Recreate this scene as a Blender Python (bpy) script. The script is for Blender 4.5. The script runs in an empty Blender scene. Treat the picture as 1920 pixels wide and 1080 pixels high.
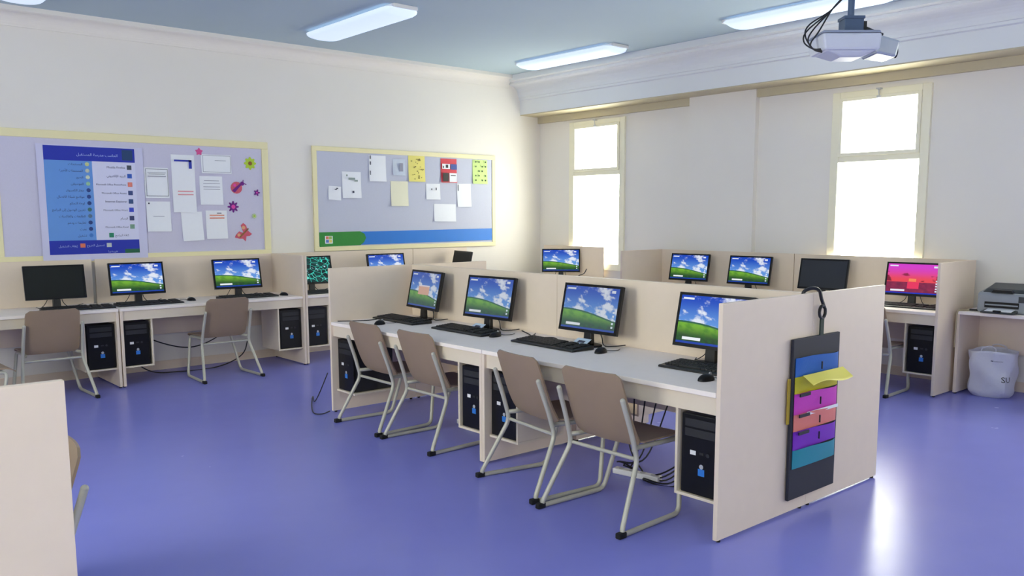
import bpy, bmesh, math, random
from mathutils import Vector, Matrix
random.seed(7)
SC = bpy.context.scene
COL = SC.collection
R = math.radians

# ---------------------------------------------------------------- camera, world, light, exposure
cam_d = bpy.data.cameras.new('camera'); cam = bpy.data.objects.new('camera', cam_d); COL.objects.link(cam)
SC.camera = cam
_yaw, _pit, _rol = R(49.0672), R(7.1591), R(-0.1494)
_f = Vector((math.cos(_yaw)*math.cos(_pit), math.sin(_yaw)*math.cos(_pit), -math.sin(_pit)))
_r = Vector((math.sin(_yaw), -math.cos(_yaw), 0)); _u = _r.cross(_f)
_r2 = _r*math.cos(_rol)+_u*math.sin(_rol); _u2 = _u*math.cos(_rol)-_r*math.sin(_rol)
_m = Matrix((_r2, _u2, -_f)).transposed().to_4x4(); _m.translation = Vector((-8.364, -8.9228, 1.58))
cam.matrix_world = _m
cam_d.sensor_width = 36; cam_d.lens = 36*1597.51/1920; cam_d.shift_y = 65.4/1920
cam_d.clip_start = .05

SC.view_settings.view_transform = 'Standard'; SC.view_settings.look = 'None'
SC.view_settings.gamma = 1; SC.view_settings.exposure = 0.2
SC.view_settings.use_curve_mapping = False
SC.cycles.use_denoising = True
SC.cycles.max_bounces = 10; SC.cycles.diffuse_bounces = 7
SC.cycles.sample_clamp_indirect = 8

W = bpy.data.worlds.new('daylight'); SC.world = W; W.use_nodes = True
_bg = W.node_tree.nodes['Background']
_bg.inputs[0].default_value = (1.0, .975, .91, 1); _bg.inputs[1].default_value = 15.0

# room shell numbers (metres): window wall is x=0, board wall is y=YB, floor z=0
YB, XL, YR, CEIL = .10, -10.2, -11.6, 3.46
WIN = [(-1.47, -.55, .9, 2.79), (-5.28, -4.37, .9, 2.77), (-8.4, -7.4, .9, 2.77), (-11.0, -10.0, .9, 2.77)]   # openings of the window wall
FILL_WINR = [(-8.4, -7.7)]             # added unseen window behind the camera, sized for its light (x ranges)
FILL_WINL = [(-5.4, -3.6), (-9.2, -8.3)]                            # unseen left wall windows, added to light the window wall (y ranges)
def portal(name, loc, sx, sz, rot):
    l = bpy.data.lights.new(name, 'AREA'); l.shape = 'RECTANGLE'; l.size = sx; l.size_y = sz
    l.cycles.is_portal = True
    o = bpy.data.objects.new(name, l); COL.objects.link(o); o.location = loc; o.rotation_euler = rot
for (a, b, c, d) in WIN:
    portal('daylight_portal', (.14, (a+b)/2, (c+d)/2), b-a, d-c, (R(90), 0, R(90)))
for (a, b) in FILL_WINR:
    portal('daylight_portal', ((a+b)/2, YR-.14, 1.85), b-a, 1.9, (R(90), 0, R(180)))

for (a, b) in FILL_WINL:
    portal('daylight_portal', (XL-.14, (a+b)/2, 1.85), b-a, 1.9, (R(90), 0, R(-90)))

# ---------------------------------------------------------------- node helper
def lin(c):
    return tuple(((x/255)/12.92 if x/255 <= .04045 else ((x/255+.055)/1.055)**2.4) for x in c)
class V:
    nt = None
    def __init__(s, k): s.k = k
    @staticmethod
    def m(op, *a):
        n = V.nt.nodes.new('ShaderNodeMath'); n.operation = op
        for i, x in enumerate(a):
            if isinstance(x, V): V.nt.links.new(x.k, n.inputs[i])
            else: n.inputs[i].default_value = x
        return V(n.outputs[0])
    def __add__(s, o): return V.m('ADD', s, o)
    __radd__ = __add__
    def __sub__(s, o): return V.m('SUBTRACT', s, o)
    def __rsub__(s, o): return V.m('SUBTRACT', o, s)
    def __mul__(s, o): return V.m('MULTIPLY', s, o)
    __rmul__ = __mul__
    def lt(s, o): return V.m('LESS_THAN', s, o)
    def gt(s, o): return V.m('GREATER_THAN', s, o)
    def sm(s, a, b):
        n = V.nt.nodes.new('ShaderNodeMapRange'); n.interpolation_type = 'SMOOTHSTEP'
        V.nt.links.new(s.k, n.inputs[0]); n.inputs[1].default_value = a; n.inputs[2].default_value = b
        return V(n.outputs[0])
def mixc(f, a, b):
    n = V.nt.nodes.new('ShaderNodeMix'); n.data_type = 'RGBA'
    for idx, x in ((0, f), (6, a), (7, b)):
        if isinstance(x, V): V.nt.links.new(x.k, n.inputs[idx])
        elif idx == 0: n.inputs[0].default_value = x
        else: n.inputs[idx].default_value = (*x[:3], 1)
    return V(n.outputs[2])
def rect(u, v, a, b, c, d):
    return V.m('COMPARE', u, (a+b)/2, (b-a)/2)*V.m('COMPARE', v, (c+d)/2, (d-c)/2)
def noise(vec, scale, detail=3, rough=.5):
    n = V.nt.nodes.new('ShaderNodeTexNoise'); n.inputs['Scale'].default_value = scale
    n.inputs['Detail'].default_value = detail; n.inputs['Roughness'].default_value = rough
    V.nt.links.new(vec.k, n.inputs['Vector']); return V(n.outputs[0])

_mats = {}
def mat(name, rgb, rough=.5, metal=0., spec=.5, var=.0, scale=8., bump=0., coat=0., sheen=0.):
    """procedural material: base colour given in sRGB 0-255 with a little noise in tone and relief"""
    if name in _mats: return _mats[name]
    m = bpy.data.materials.new(name); m.use_nodes = True; nt = m.node_tree; V.nt = nt
    b = nt.nodes['Principled BSDF']; c = lin(rgb)
    b.inputs['Roughness'].default_value = rough; b.inputs['Metallic'].default_value = metal
    b.inputs['Specular IOR Level'].default_value = spec; b.inputs['Coat Weight'].default_value = coat
    tc = nt.nodes.new('ShaderNodeTexCoord'); ob = V(tc.outputs['Object'])
    n = noise(ob, scale, 4)
    k = var
    col = mixc(n, tuple(x*(1-k) for x in c), tuple(min(1, x*(1+k)) for x in c))
    nt.links.new(col.k, b.inputs['Base Color'])
    if bump:
        bp = nt.nodes.new('ShaderNodeBump'); bp.inputs['Strength'].default_value = bump; bp.inputs['Distance'].default_value = .01
        nt.links.new(noise(ob, scale*12, 3).k, bp.inputs['Height']); nt.links.new(bp.outputs[0], b.inputs['Normal'])
    m.diffuse_color = (*c, 1); _mats[name] = m; return m
def emat(name, rgb, strength):
    if name in _mats: return _mats[name]
    m = bpy.data.materials.new(name); m.use_nodes = True; b = m.node_tree.nodes['Principled BSDF']
    c = lin(rgb); b.inputs['Base Color'].default_value = (*c, 1); b.inputs['Emission Color'].default_value = (*c, 1)
    b.inputs['Emission Strength'].default_value = strength; _mats[name] = m; return m

M = dict(
 wall=mat('wall_paint', (233, 229, 223), .75, var=.015, scale=3, bump=.03),
 ceil=mat('ceiling_paint', (178, 196, 206), .85, var=.015, scale=2),
 beam=mat('beam_paint', (226, 228, 230), .7, var=.015, scale=3),
 lam=mat('cream_laminate', (229, 213, 195), .5, spec=.3, var=.03, scale=14, bump=.01),
 edge=mat('laminate_edge_band', (226, 213, 192), .45, var=.02, scale=20),
 top=mat('desk_top_laminate', (248, 238, 230), .5, spec=.25, var=.025, scale=16, bump=.01),
 tube=mat('grey_painted_tube', (188, 186, 172), .4, .15, var=.03, scale=30),
 shell=mat('taupe_chair_shell', (152, 131, 108), .45, var=.05, scale=10, bump=.03),
 black=mat('black_plastic', (24, 25, 28), .38, var=.1, scale=40),
 gloss=mat('gloss_black_plastic', (13, 14, 17), .35, spec=.3, var=.05, scale=20),
 dark=mat('matt_black_plastic', (36, 37, 41), .6, var=.1, scale=50, bump=.05),
 key=mat('keycap_plastic', (30, 31, 35), .55, var=.1, scale=60),
 rubber=mat('black_rubber', (22, 22, 26), .8, var=.1, scale=60),
 cable=mat('cable_sheath', (30, 31, 36), .5, var=.1, scale=60),
 blue=mat('blue_sticker', (45, 120, 205), .4, var=.05),
 silver=mat('silver_plastic', (190, 192, 196), .35, .3, var=.04, scale=30),
 white=mat('white_plastic', (232, 232, 232), .4, var=.02, scale=20),
 frame=mat('pale_yellow_frame', (236, 228, 184), .5, var=.03, scale=12),
 winf=mat('cream_window_frame', (242, 238, 216), .45, var=.02, scale=12),
 felt=mat('lilac_grey_felt', (206, 204, 226), .95, var=.04, scale=60, bump=.1),
 felt2=mat('blue_grey_felt', (196, 200, 218), .95, var=.04, scale=60, bump=.1),
 paper=mat('white_paper', (238, 241, 248), .8, var=.015, scale=30),
 ink=mat('dark_ink', (70, 74, 92), .8, var=.1, scale=80),
 pinkink=mat('pink_ink', (226, 160, 170), .8, var=.1, scale=80),
 orangeink=mat('orange_ink', (224, 130, 96), .8, var=.1, scale=80),
)

# ---------------------------------------------------------------- mesh helpers
def fillet(pts, rad, n=5):
    pts = [Vector(p) for p in pts]; out = [pts[0]]
    for i in range(1, len(pts)-1):
        p, a, b = pts[i], pts[i-1]-pts[i], pts[i+1]-pts[i]
        r = min(rad, a.length*.48, b.length*.48)
        s, e = p+a.normalized()*r, p+b.normalized()*r
        for k in range(n+1):
            t = k/n; out.append(s*(1-t)**2+p*2*t*(1-t)+e*t*t)
    return out+[pts[-1]]
def spline(pts, n=8):
    pts = [Vector(p) for p in pts]; P = [pts[0]*2-pts[1]]+pts+[pts[-1]*2-pts[-2]]; out = []
    for i in range(1, len(P)-2):
        a, b, c, d = P[i-1:i+3]
        for k in range(n):
            t = k/n; out.append(.5*((2*b)+(c-a)*t+(2*a-5*b+4*c-d)*t*t+(3*b-a-3*c+d)*t**3))
    return out+[pts[-1]]
class MB:
    def __init__(s): s.bm = bmesh.new()
    def box(s, x0, x1, y0, y1, z0, z1):
        v = [s.bm.verts.new((x, y, z)) for x in (x0, x1) for y in (y0, y1) for z in (z0, z1)]
        for f in ((0,1,3,2),(4,6,7,5),(0,4,5,1),(2,3,7,6),(0,2,6,4),(1,5,7,3)): s.bm.faces.new([v[i] for i in f])
        return s
    def hull(s, bot, top):
        a = [s.bm.verts.new(p) for p in bot]; b = [s.bm.verts.new(p) for p in top]; n = len(a)
        s.bm.faces.new(a[::-1]); s.bm.faces.new(b)
        for i in range(n): s.bm.faces.new((a[i], a[(i+1) % n], b[(i+1) % n], b[i]))
        return s
    def prism(s, poly, axis, a, b):
        def P(p, t): return {'x': (t, p[0], p[1]), 'y': (p[0], t, p[1]), 'z': (p[0], p[1], t)}[axis]
        return s.hull([P(p, a) for p in poly], [P(p, b) for p in poly])
    def cyl(s, c, r, a, b, axis='z', n=20, r2=None):
        r2 = r if r2 is None else r2
        q = lambda rr: [(c[0]+rr*math.cos(2*math.pi*i/n), c[1]+rr*math.sin(2*math.pi*i/n)) for i in range(n)]
        def P(p, t): return {'x': (t, p[0], p[1]), 'y': (p[0], t, p[1]), 'z': (p[0], p[1], t)}[axis]
        return s.hull([P(p, a) for p in q(r)], [P(p, b) for p in q(r2)])
    def tube(s, pts, r, n=10, closed=False):
        pts = [Vector(p) for p in pts]; rings = []; N = len(pts)
        up = None
        for i, p in enumerate(pts):
            if closed: t = (pts[(i+1) % N]-pts[i-1]).normalized()
            else: t = (pts[min(i+1, N-1)]-pts[max(i-1, 0)]).normalized()
            if up is None: up = t.orthogonal().normalized()
            up = (up-t*up.dot(t)).normalized(); w = t.cross(up)
            rings.append([s.bm.verts.new(p+(up*math.cos(2*math.pi*k/n)+w*math.sin(2*math.pi*k/n))*r) for k in range(n)])
        for i in range(N if closed else N-1):
            a, b = rings[i], rings[(i+1) % N]
            for k in range(n): s.bm.faces.new((a[k], a[(k+1) % n], b[(k+1) % n], b[k]))
        if not closed: s.bm.faces.new(rings[0][::-1]); s.bm.faces.new(rings[-1])
        return s
    def sheet(s, fn, nu, nv, th):
        """thick sheet: fn(u,v) -> point and normal direction th*normal"""
        A, B = [], []
        for i in range(nu+1):
            ra, rb = [], []
            for j in range(nv+1):
                p, n = fn(i/nu, j/nv); p = Vector(p); n = Vector(n).normalized()
                ra.append(s.bm.verts.new(p)); rb.append(s.bm.verts.new(p+n*th))
            A.append(ra); B.append(rb)
        F = s.bm.faces.new
        for i in range(nu):
            for j in range(nv):
                F((A[i][j], A[i][j+1], A[i+1][j+1], A[i+1][j])); F((B[i][j], B[i+1][j], B[i+1][j+1], B[i][j+1]))
        for i in range(nu):
            F((A[i][0], A[i+1][0], B[i+1][0], B[i][0])); F((A[i][nv], B[i][nv], B[i+1][nv], A[i+1][nv]))
        for j in range(nv):
            F((A[0][j], B[0][j], B[0][j+1], A[0][j+1])); F((A[nu][j], A[nu][j+1], B[nu][j+1], B[nu][j]))
        return s
    def ball(s, c, r, sx=1, sy=1, sz=1, zmin=None):
        g = bmesh.ops.create_uvsphere(s.bm, u_segments=20, v_segments=12, radius=r)
        for v in g['verts']:
            v.co = Vector((v.co.x*sx+c[0], v.co.y*sy+c[1], v.co.z*sz+c[2]))
            if zmin is not None: v.co.z = max(v.co.z, zmin)
        return s
    def text(s, body, x, z, size, align='LEFT', y=0., flip=1):
        c = bpy.data.curves.new('t', 'FONT'); c.body = body; c.size = size; c.align_x = align; c.resolution_u = 2
        o = bpy.data.objects.new('t', c); COL.objects.link(o); bpy.context.view_layer.update()
        e = o.evaluated_get(bpy.context.evaluated_depsgraph_get()); me = e.to_mesh()
        vs = [s.bm.verts.new((x+v.co.x, y, z+v.co.y)) for v in me.vertices]
        for p in me.polygons:
            try: s.bm.faces.new([vs[i] for i in p.vertices])
            except ValueError: pass
        e.to_mesh_clear(); bpy.data.objects.remove(o); bpy.data.curves.remove(c); return s
    def obj(s, name, m, parent=None, bevel=0., smooth=False, uv=None, loc=None):
        me = bpy.data.meshes.new(name)
        bmesh.ops.recalc_face_normals(s.bm, faces=s.bm.faces[:])
        if uv is not None:
            L = s.bm.loops.layers.uv.new('UVMap')
            for f in s.bm.faces:
                for l in f.loops: l[L].uv = uv(l.vert.co)
        if smooth:
            for f in s.bm.faces: f.smooth = True
        s.bm.to_mesh(me); s.bm.free()
        me.materials.append(m)
        if smooth: 
            try: me.set_sharp_from_angle(angle=R(40))
            except Exception: pass
        o = bpy.data.objects.new(name, me); COL.objects.link(o)
        if parent: o.parent = parent
        if loc: o.location = loc
        if bevel:
            b = o.modifiers.new('bevel', 'BEVEL'); b.width = bevel; b.segments = 2; b.limit_method = 'ANGLE'
        return o
def thing(name, label, cat, loc=(0, 0, 0), rz=0, group=None):
    o = bpy.data.objects.new(name, None); COL.objects.link(o); o.empty_display_size = .05
    o.location = loc; o.rotation_euler = (0, 0, rz); return tag(o, label, cat, group)
def tag(o, label, cat, group=None, kind=None):
    o['label'] = label; o['category'] = cat
    if group: o['group'] = group
    if kind: o['kind'] = kind
    return o
def struct(o, label=None):
    o['kind'] = 'structure'
    if label: o['label'] = label
    return o
def dup(src, loc, rz, label, group=None, scr=None):
    r = src.copy(); COL.objects.link(r); r.location = loc; r.rotation_euler = (0, 0, rz); r['label'] = label
    if group: r['group'] = group
    def kids(a, b):
        for ch in list(a.children):
            c = ch.copy(); COL.objects.link(c); c.parent = b
            if scr and ch.name.split('.')[0] == 'screen':
                c.data = ch.data.copy(); c.data.materials.clear(); c.data.materials.append(scr)
                if 'label' in c: del c['label']
            kids(ch, c)
    kids(src, r); return r

# ---------------------------------------------------------------- the room
def floor_mat():
    m = bpy.data.materials.new('polished_blue_floor'); m.use_nodes = True; nt = m.node_tree; V.nt = nt
    b = nt.nodes['Principled BSDF']; tc = nt.nodes.new('ShaderNodeTexCoord'); ob = V(tc.outputs['Object'])
    n = noise(ob, 1.3, 5, .6)
    col = mixc(n, lin((126, 129, 208)), lin((137, 140, 218)))
    nt.links.new(col.k, b.inputs['Base Color'])
    ro = noise(ob, 4, 3)*.10+.20; nt.links.new(ro.k, b.inputs['Roughness'])
    b.inputs['Specular IOR Level'].default_value = .22
    return m
def glass_mat():
    m = bpy.data.materials.new('window_glass'); m.use_nodes = True; nt = m.node_tree
    for n in list(nt.nodes):
        if n.type != 'OUTPUT_MATERIAL': nt.nodes.remove(n)
    out = [n for n in nt.nodes if n.type == 'OUTPUT_MATERIAL'][0]
    t = nt.nodes.new('ShaderNodeBsdfTransparent'); t.inputs[0].default_value = (.96, .98, .95, 1)
    g = nt.nodes.new('ShaderNodeBsdfGlossy'); g.inputs['Roughness'].default_value = .02
    x = nt.nodes.new('ShaderNodeMixShader'); x.inputs[0].default_value = .05
    nt.links.new(t.outputs[0], x.inputs[1]); nt.links.new(g.outputs[0], x.inputs[2]); nt.links.new(x.outputs[0], out.inputs[0])
    return m
GLASS = glass_mat()
struct(MB().box(XL-.2, .2, YR-.2, YB+.2, -.1, 0).obj('floor', floor_mat()))
struct(MB().box(XL-.2, .2, YR-.2, YB+.2, CEIL, CEIL+.1).obj('ceiling', M['ceil']))
struct(MB().box(XL-.2, .2, YB, YB+.2, 0, CEIL).obj('wall_back', M['wall']))
w = MB(); q = [YR-.2]
for (a, b) in sorted(FILL_WINL): q += [a, b]
q += [YB]
for i in range(0, len(q), 2): w.box(XL-.2, XL, q[i], q[i+1], 0, CEIL)
for (a, b) in FILL_WINL: w.box(XL-.2, XL, a, b, 0, .9); w.box(XL-.2, XL, a, b, 2.8, CEIL)
struct(w.obj('wall_left', M['wall']))
w = MB(); ys = [YR-.2]
for (a, b, c, d) in sorted(WIN): ys += [a, b]
ys += [YB]
for i in range(0, len(ys), 2): w.box(0, .2, ys[i], ys[i+1], 0, CEIL)
for (a, b, c, d) in WIN: w.box(0, .2, a, b, 0, c); w.box(0, .2, a, b, d, CEIL)
BZ = 2.964
w.box(-.07, 0, -3.45, -2.55, 0, BZ-.013)
struct(w.obj('wall_right', M['wall']))
w = MB(); xs = [XL]
for (a, b) in FILL_WINR: xs += [a, b]
xs += [0]
for i in range(0, len(xs), 2): w.box(xs[i], xs[i+1], YR-.2, YR, 0, CEIL)
for (a, b) in FILL_WINR: w.box(a, b, YR-.2, YR, 0, .9); w.box(a, b, YR-.2, YR, 2.8, CEIL)
struct(w.obj('wall_front', M['wall']))
# beam with a coved cornice along the window wall
def cove(x0, z0, x1, z1, n=8):
    return [(x1+(x0-x1)*(math.sin(t*math.pi/2)), z0+(z1-z0)*(1-math.cos(t*math.pi/2))) for t in [k/n for k in range(n, -1, -1)]]
BX, BZ = -.38, 2.964
prof = [(0, BZ), (BX, BZ), (BX, 3.15), (BX-.02, 3.16), (BX-.02, 3.185)]
prof += [(BX-.03-(.15*(1-math.cos(t*math.pi/2/8))), 3.19+.15*math.sin(t*math.pi/2/8)) for t in range(9)]
prof += [(BX-.20, 3.35), (BX-.20, 3.38), (BX-.26, 3.39), (BX-.26, CEIL), (0, CEIL)]
struct(MB().prism(prof, 'y', YR, YB).obj('trim_1', M['beam']), 'white beam with a moulded cornice above the windows')
struct(MB().box(BX+.004, 0, YR, YB, BZ-.012, BZ).obj('trim_4', mat('tan_moulding', (196, 186, 158), .6, var=.03)), 'thin tan board under the beam')  # thin tan board, darker in colour than the beam it covers
struct(MB().box(-.05, 0, -2.55, YB, 2.865, BZ-.013).box(-.05, 0, YR, -3.45, 2.865, BZ-.013).obj('trim_3', mat('tan_moulding', (196, 186, 158), .6, var=.03)), 'tan moulding strip under the beam, broken by the pilaster')
prof = [(YB, 3.30), (YB-.015, 3.30), (YB-.015, 3.32)]
prof += [(YB-.02-(.10*(1-math.cos(t*math.pi/2/8))), 3.32+.09*math.sin(t*math.pi/2/8)) for t in range(9)]
prof += [(YB-.14, 3.42), (YB-.14, CEIL), (YB, CEIL)]
struct(MB().prism(prof, 'x', XL, -.6).obj('trim_2', M['wall']), 'plaster cornice along the top of the board wall')
struct(MB().box(XL, -.01, YB-.012, YB, 0, .09).obj('baseboard_back', M['lam']))
struct(MB().box(-.012, 0, YR, -3.5, 0, .09).box(-.012, 0, -2.59, YB-.02, 0, .09).obj('baseboard_right', M['lam']))
# windows: casing, opening upper sash, fixed lower pane
def window(i, a, b, c, d, tr):
    f = MB(); e = .045
    f.box(-.03, .10, a-.04, a+e, c-.04, d+.04).box(-.03, .10, b-e, b+.04, c-.04, d+.04)
    f.box(-.03, .10, a+e, b-e, c-.04, c+e).box(-.03, .10, a+e, b-e, d-.02, d+.04)
    f.box(-.03, .10, a+e, b-e, tr-.028, tr+.028)
    o = struct(f.obj('window_%d' % i, M['winf'], bevel=.004), 'cream framed window with a small upper sash and a tall lower pane')
    s = MB(); g = .035
    s.box(-.045, .03, a+e, a+e+g, tr+.028, d-.02).box(-.045, .03, b-e-g, b-e, tr+.028, d-.02)
    s.box(-.045, .03, a+e+g, b-e-g, tr+.028, tr+.028+g).box(-.045, .03, a+e+g, b-e-g, d-.02-g, d-.02)
    s = s.obj('sash', M['winf'], o, bevel=.003)
    MB().box(.01, .016, a+e+g, b-e-g, tr+.028+g, d-.02-g).obj('pane', GLASS, o)
    MB().box(.04, .046, a+e, b-e, c+e, tr-.028).obj('pane', GLASS, o)
    y = (a+b)/2
    MB().box(-.06, -.045, y-.02, y+.02, d-.05, d-.03).tube([(-.055, y, d-.04), (-.065, y, d+.03)], .005).box(-.075, -.03, y-.022, y+.022, d+.03, d+.042).obj('latch', M['silver'], s)
for i, q in enumerate(WIN): window(i+1, *q, 2.14)
for i, (a, b) in enumerate(FILL_WINR):
    f = MB(); f.box(a, a+.05, YR-.12, YR+.02, .9, 2.8).box(b-.05, b, YR-.12, YR+.02, .9, 2.8).box(a, b, YR-.12, YR+.02, .9, .95).box(a, b, YR-.12, YR+.02, 2.75, 2.8)
    o = struct(f.obj('window_%d' % (i+5), M['winf']))  # unseen window frame, added for light from behind the camera
    MB().box(a+.05, b-.05, YR-.05, YR-.044, .95, 2.75).obj('pane', GLASS, o)

for i, (a, b) in enumerate(FILL_WINL):
    f = MB(); f.box(XL-.12, XL+.02, a, a+.05, .9, 2.8).box(XL-.12, XL+.02, b-.05, b, .9, 2.8).box(XL-.12, XL+.02, a, b, .9, .95).box(XL-.12, XL+.02, a, b, 2.75, 2.8)
    o = struct(f.obj('window_%d' % (i+6), M['winf']))  # unseen window frame, added so daylight reaches the opposite wall
    MB().box(XL-.05, XL-.044, a+.05, b-.05, .95, 2.75).obj('pane', GLASS, o)

# ---------------------------------------------------------------- ceiling lights
EM = emat('lit_diffuser', (205, 220, 238), .62)
def make_light(loc, label):
    t = thing('ceiling_light', label, 'ceiling light', loc, 0, 'long fluorescent ceiling lights')
    MB().box(-.13, .13, -.80, .80, -.028, 0).obj('housing', M['white'], t, bevel=.004)
    # wrap-round diffuser, rounded across and tapered at both ends
    def fn(u, v):
        a = math.pi*v; y = -.79+1.58*u; k = min(1, (min(u, 1-u)/.05+.02))**.5
        return (-(.12+.065*k)*math.cos(a), y, -.028-.060*k*math.sin(a)**.7), (math.cos(a)*.6, 0, .7)
    MB().sheet(fn, 28, 12, .004).obj('diffuser', EM, t, smooth=True)
    for e in (-.815, .8): MB().box(-.13, .13, e, e+.015, -.035, 0).obj('end_cap', M['white'], t, bevel=.006)
    return t
L0 = make_light((-3.88, -1.50, CEIL), 'long white fluorescent ceiling light above the left desk row')
for x, y, lab in [(-1.08, -1.56, 'long white fluorescent ceiling light closest to the far corner'),
                  (-1.08, -4.60, 'white fluorescent ceiling light passing behind the projector pole'),
                  (-6.60, -1.22, 'fluorescent ceiling light cut by the top left corner of the picture'),
                  ]:
    dup(L0, (x, y, CEIL), 0, lab)
for x, y, lab in [(-6.6, -4.6, 'over the aisle left of the island'), (-3.88, -4.6, 'right above the central island'), (-1.08, -7.7, 'past the printer table'),
                  (-3.88, -7.7, 'behind the projector'), (-6.6, -7.7, 'above the open floor near the camera'), (-9.2, -1.2, 'at the left end of the board wall'), (-9.2, -4.6, 'over the bottom left panel')]:
    dup(L0, (x, y, CEIL), 0, 'fluorescent ceiling light outside the picture, '+lab)

# ---------------------------------------------------------------- desks
H, D, T = 1.17, .74, .025         # partition height, desk top height, panel thickness
def desk(name, label, L, dep, loc, rz, tallL=False, tallR=False, part=True, cpuL=.275, cpuR=.275, over=0., seam=None, group=None, bare=False):
    """local: x along the front, y to the back, front edge at y=0"""
    t = thing(name, label, 'desk', loc, rz, group)
    x0, x1 = (T if tallL else 0), (L-T if tallR else L)
    MB().box(x0+.002, x1-.002, -over, dep-.022, D-.026, D).obj('desktop', M['top'], t, bevel=.003)
    MB().box(T, L-T, .02, .038, D-.115, D-.026).obj('apron', M['edge'], t)
    for s, tall in ((0, tallL), (1, tallR)):
        a, b = (0, T) if s == 0 else (L-T, L)
        o = MB().box(a, b, 0, dep if tall else dep-.022, .012, H if tall else D-.027).obj('end_panel' if tall else 'side_panel', M['lam'], t, bevel=.002)
        MB().cyl(((a+b)/2, .03), .011, 0, .012).cyl(((a+b)/2, dep-.04), .011, 0, .012).obj('glide', M['rubber'], o)
    if part:
        p0, p1 = seam if seam else (x0+.001, x1-.001)
        MB().box(p0, p1, dep-.020, dep-.001, D-.03, H).obj('partition', M['lam'], t, bevel=.002)
    MB().box(T, L-T, dep-.04, dep-.022, .38, D-.027).obj('modesty_panel', M['lam'], t)
    for on, s in ((cpuL, 0), (cpuR, 1)):
        if not on: continue
        a, b = (T, T+on) if s == 0 else (L-T-on, L-T)
        q = MB().box(a, b, .04, .44, .175, .19)
        if not (bare and s == 0): q = q.box(b-.016, b, .04, .44, .19, D-.116) if s == 0 else q.box(a, a+.016, .04, .44, .19, D-.116)
        q.obj('tower_holder', M['edge'], t, bevel=.002)
    return t
YL = -.67; DL = YB-.031-YL       # left desk row front and depth
desk('computer_desk', 'cream computer desk at the far left under the blue poster board', 1.90, DL, (-5.995-1.90, YL, 0), 0, cpuL=False, seam=(.02, 1.885))
desk('computer_desk', 'cream computer desk with a tall right end panel, in the middle of the left row', 1.87, DL, (-5.985, YL, 0), 0, tallR=True, seam=(.005, 1.845))
desk('computer_desk', 'cream computer desk with the green circuit screen, behind the island end', 1.87, DL, (-4.110, YL, 0), 0, tallL=True)
desk('computer_desk', 'short cream desk under the right part of the back wall board', .86, DL, (-2.235, YL, 0), 0, cpuL=False, cpuR=False)
# island: front row faces the camera side, back row faces the windows
XA, XS, XB = -5.022, -4.216, -3.410
ISL = XS-XA
desk('computer_desk', 'nearest cream computer desk of the central island, with a tall right end panel', 1.803, ISL, (XA, -4.774, 0), R(-90), tallR=True, seam=(-.13, 1.776), cpuL=.275, cpuR=.27)
desk('computer_desk', 'far cream computer desk of the central island, with a tall left end panel', 1.944, ISL, (XA, -2.828, 0), R(-90), tallL=True, seam=(T+.001, 1.814), bare=True)
desk('computer_desk', 'cream desk on the hidden window side of the island, nearer half', 1.803, ISL-.002, (XB, -6.577, 0), R(90), tallL=True, seam=(T+.001, 1.9), cpuL=False)
desk('computer_desk', 'cream desk on the hidden window side of the island, farther half', 1.944, ISL-.002, (XB, -4.772, 0), R(90), tallR=True, seam=(.1, 1.917), cpuL=False)
# row along the windows
XW, XG = -.075, -.825
desk('computer_desk', 'cream computer desk under the right window, with a tall near end panel', 1.82, XW-XG, (XG, -4.005, 0), R(-90), tallR=True)
desk('computer_desk', 'cream computer desk between the two windows with a tall left end panel', 1.82, XW-XG, (XG, -2.18, 0), R(-90), tallL=True)
desk('computer_desk', 'short cream computer desk in the far corner under the left window', 1.15, XW-XG, (XG, -.08, 0), R(-90), cpuL=False, cpuR=False)
# neighbouring island cut by the left edge of the picture
desk('computer_desk', 'cream desk whose low end panel fills the bottom left corner', 1.85, .80, (-7.83, -6.577, 0), R(90), tallL=True, cpuL=False)

# printer table
t = thing('printer_table', 'low cream side table carrying the grey printer', 'table', (-.53, -5.86, 0), R(-90))
MB().box(0, 1.35, 0, .50, D-.028, D).obj('table_top', M['top'], t, bevel=.003)
for a in (0, 1.35-T):
    o = MB().box(a, a+T, .01, .49, .012, D-.029).obj('side_panel', M['lam'], t, bevel=.002)
    MB().cyl((a+T/2, .04), .011, 0, .012).cyl((a+T/2, .45), .011, 0, .012).obj('glide', M['rubber'], o)
MB().box(T, 1.35-T, .46, .478, .34, D-.029).obj('modesty_panel', M['lam'], t)

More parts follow.
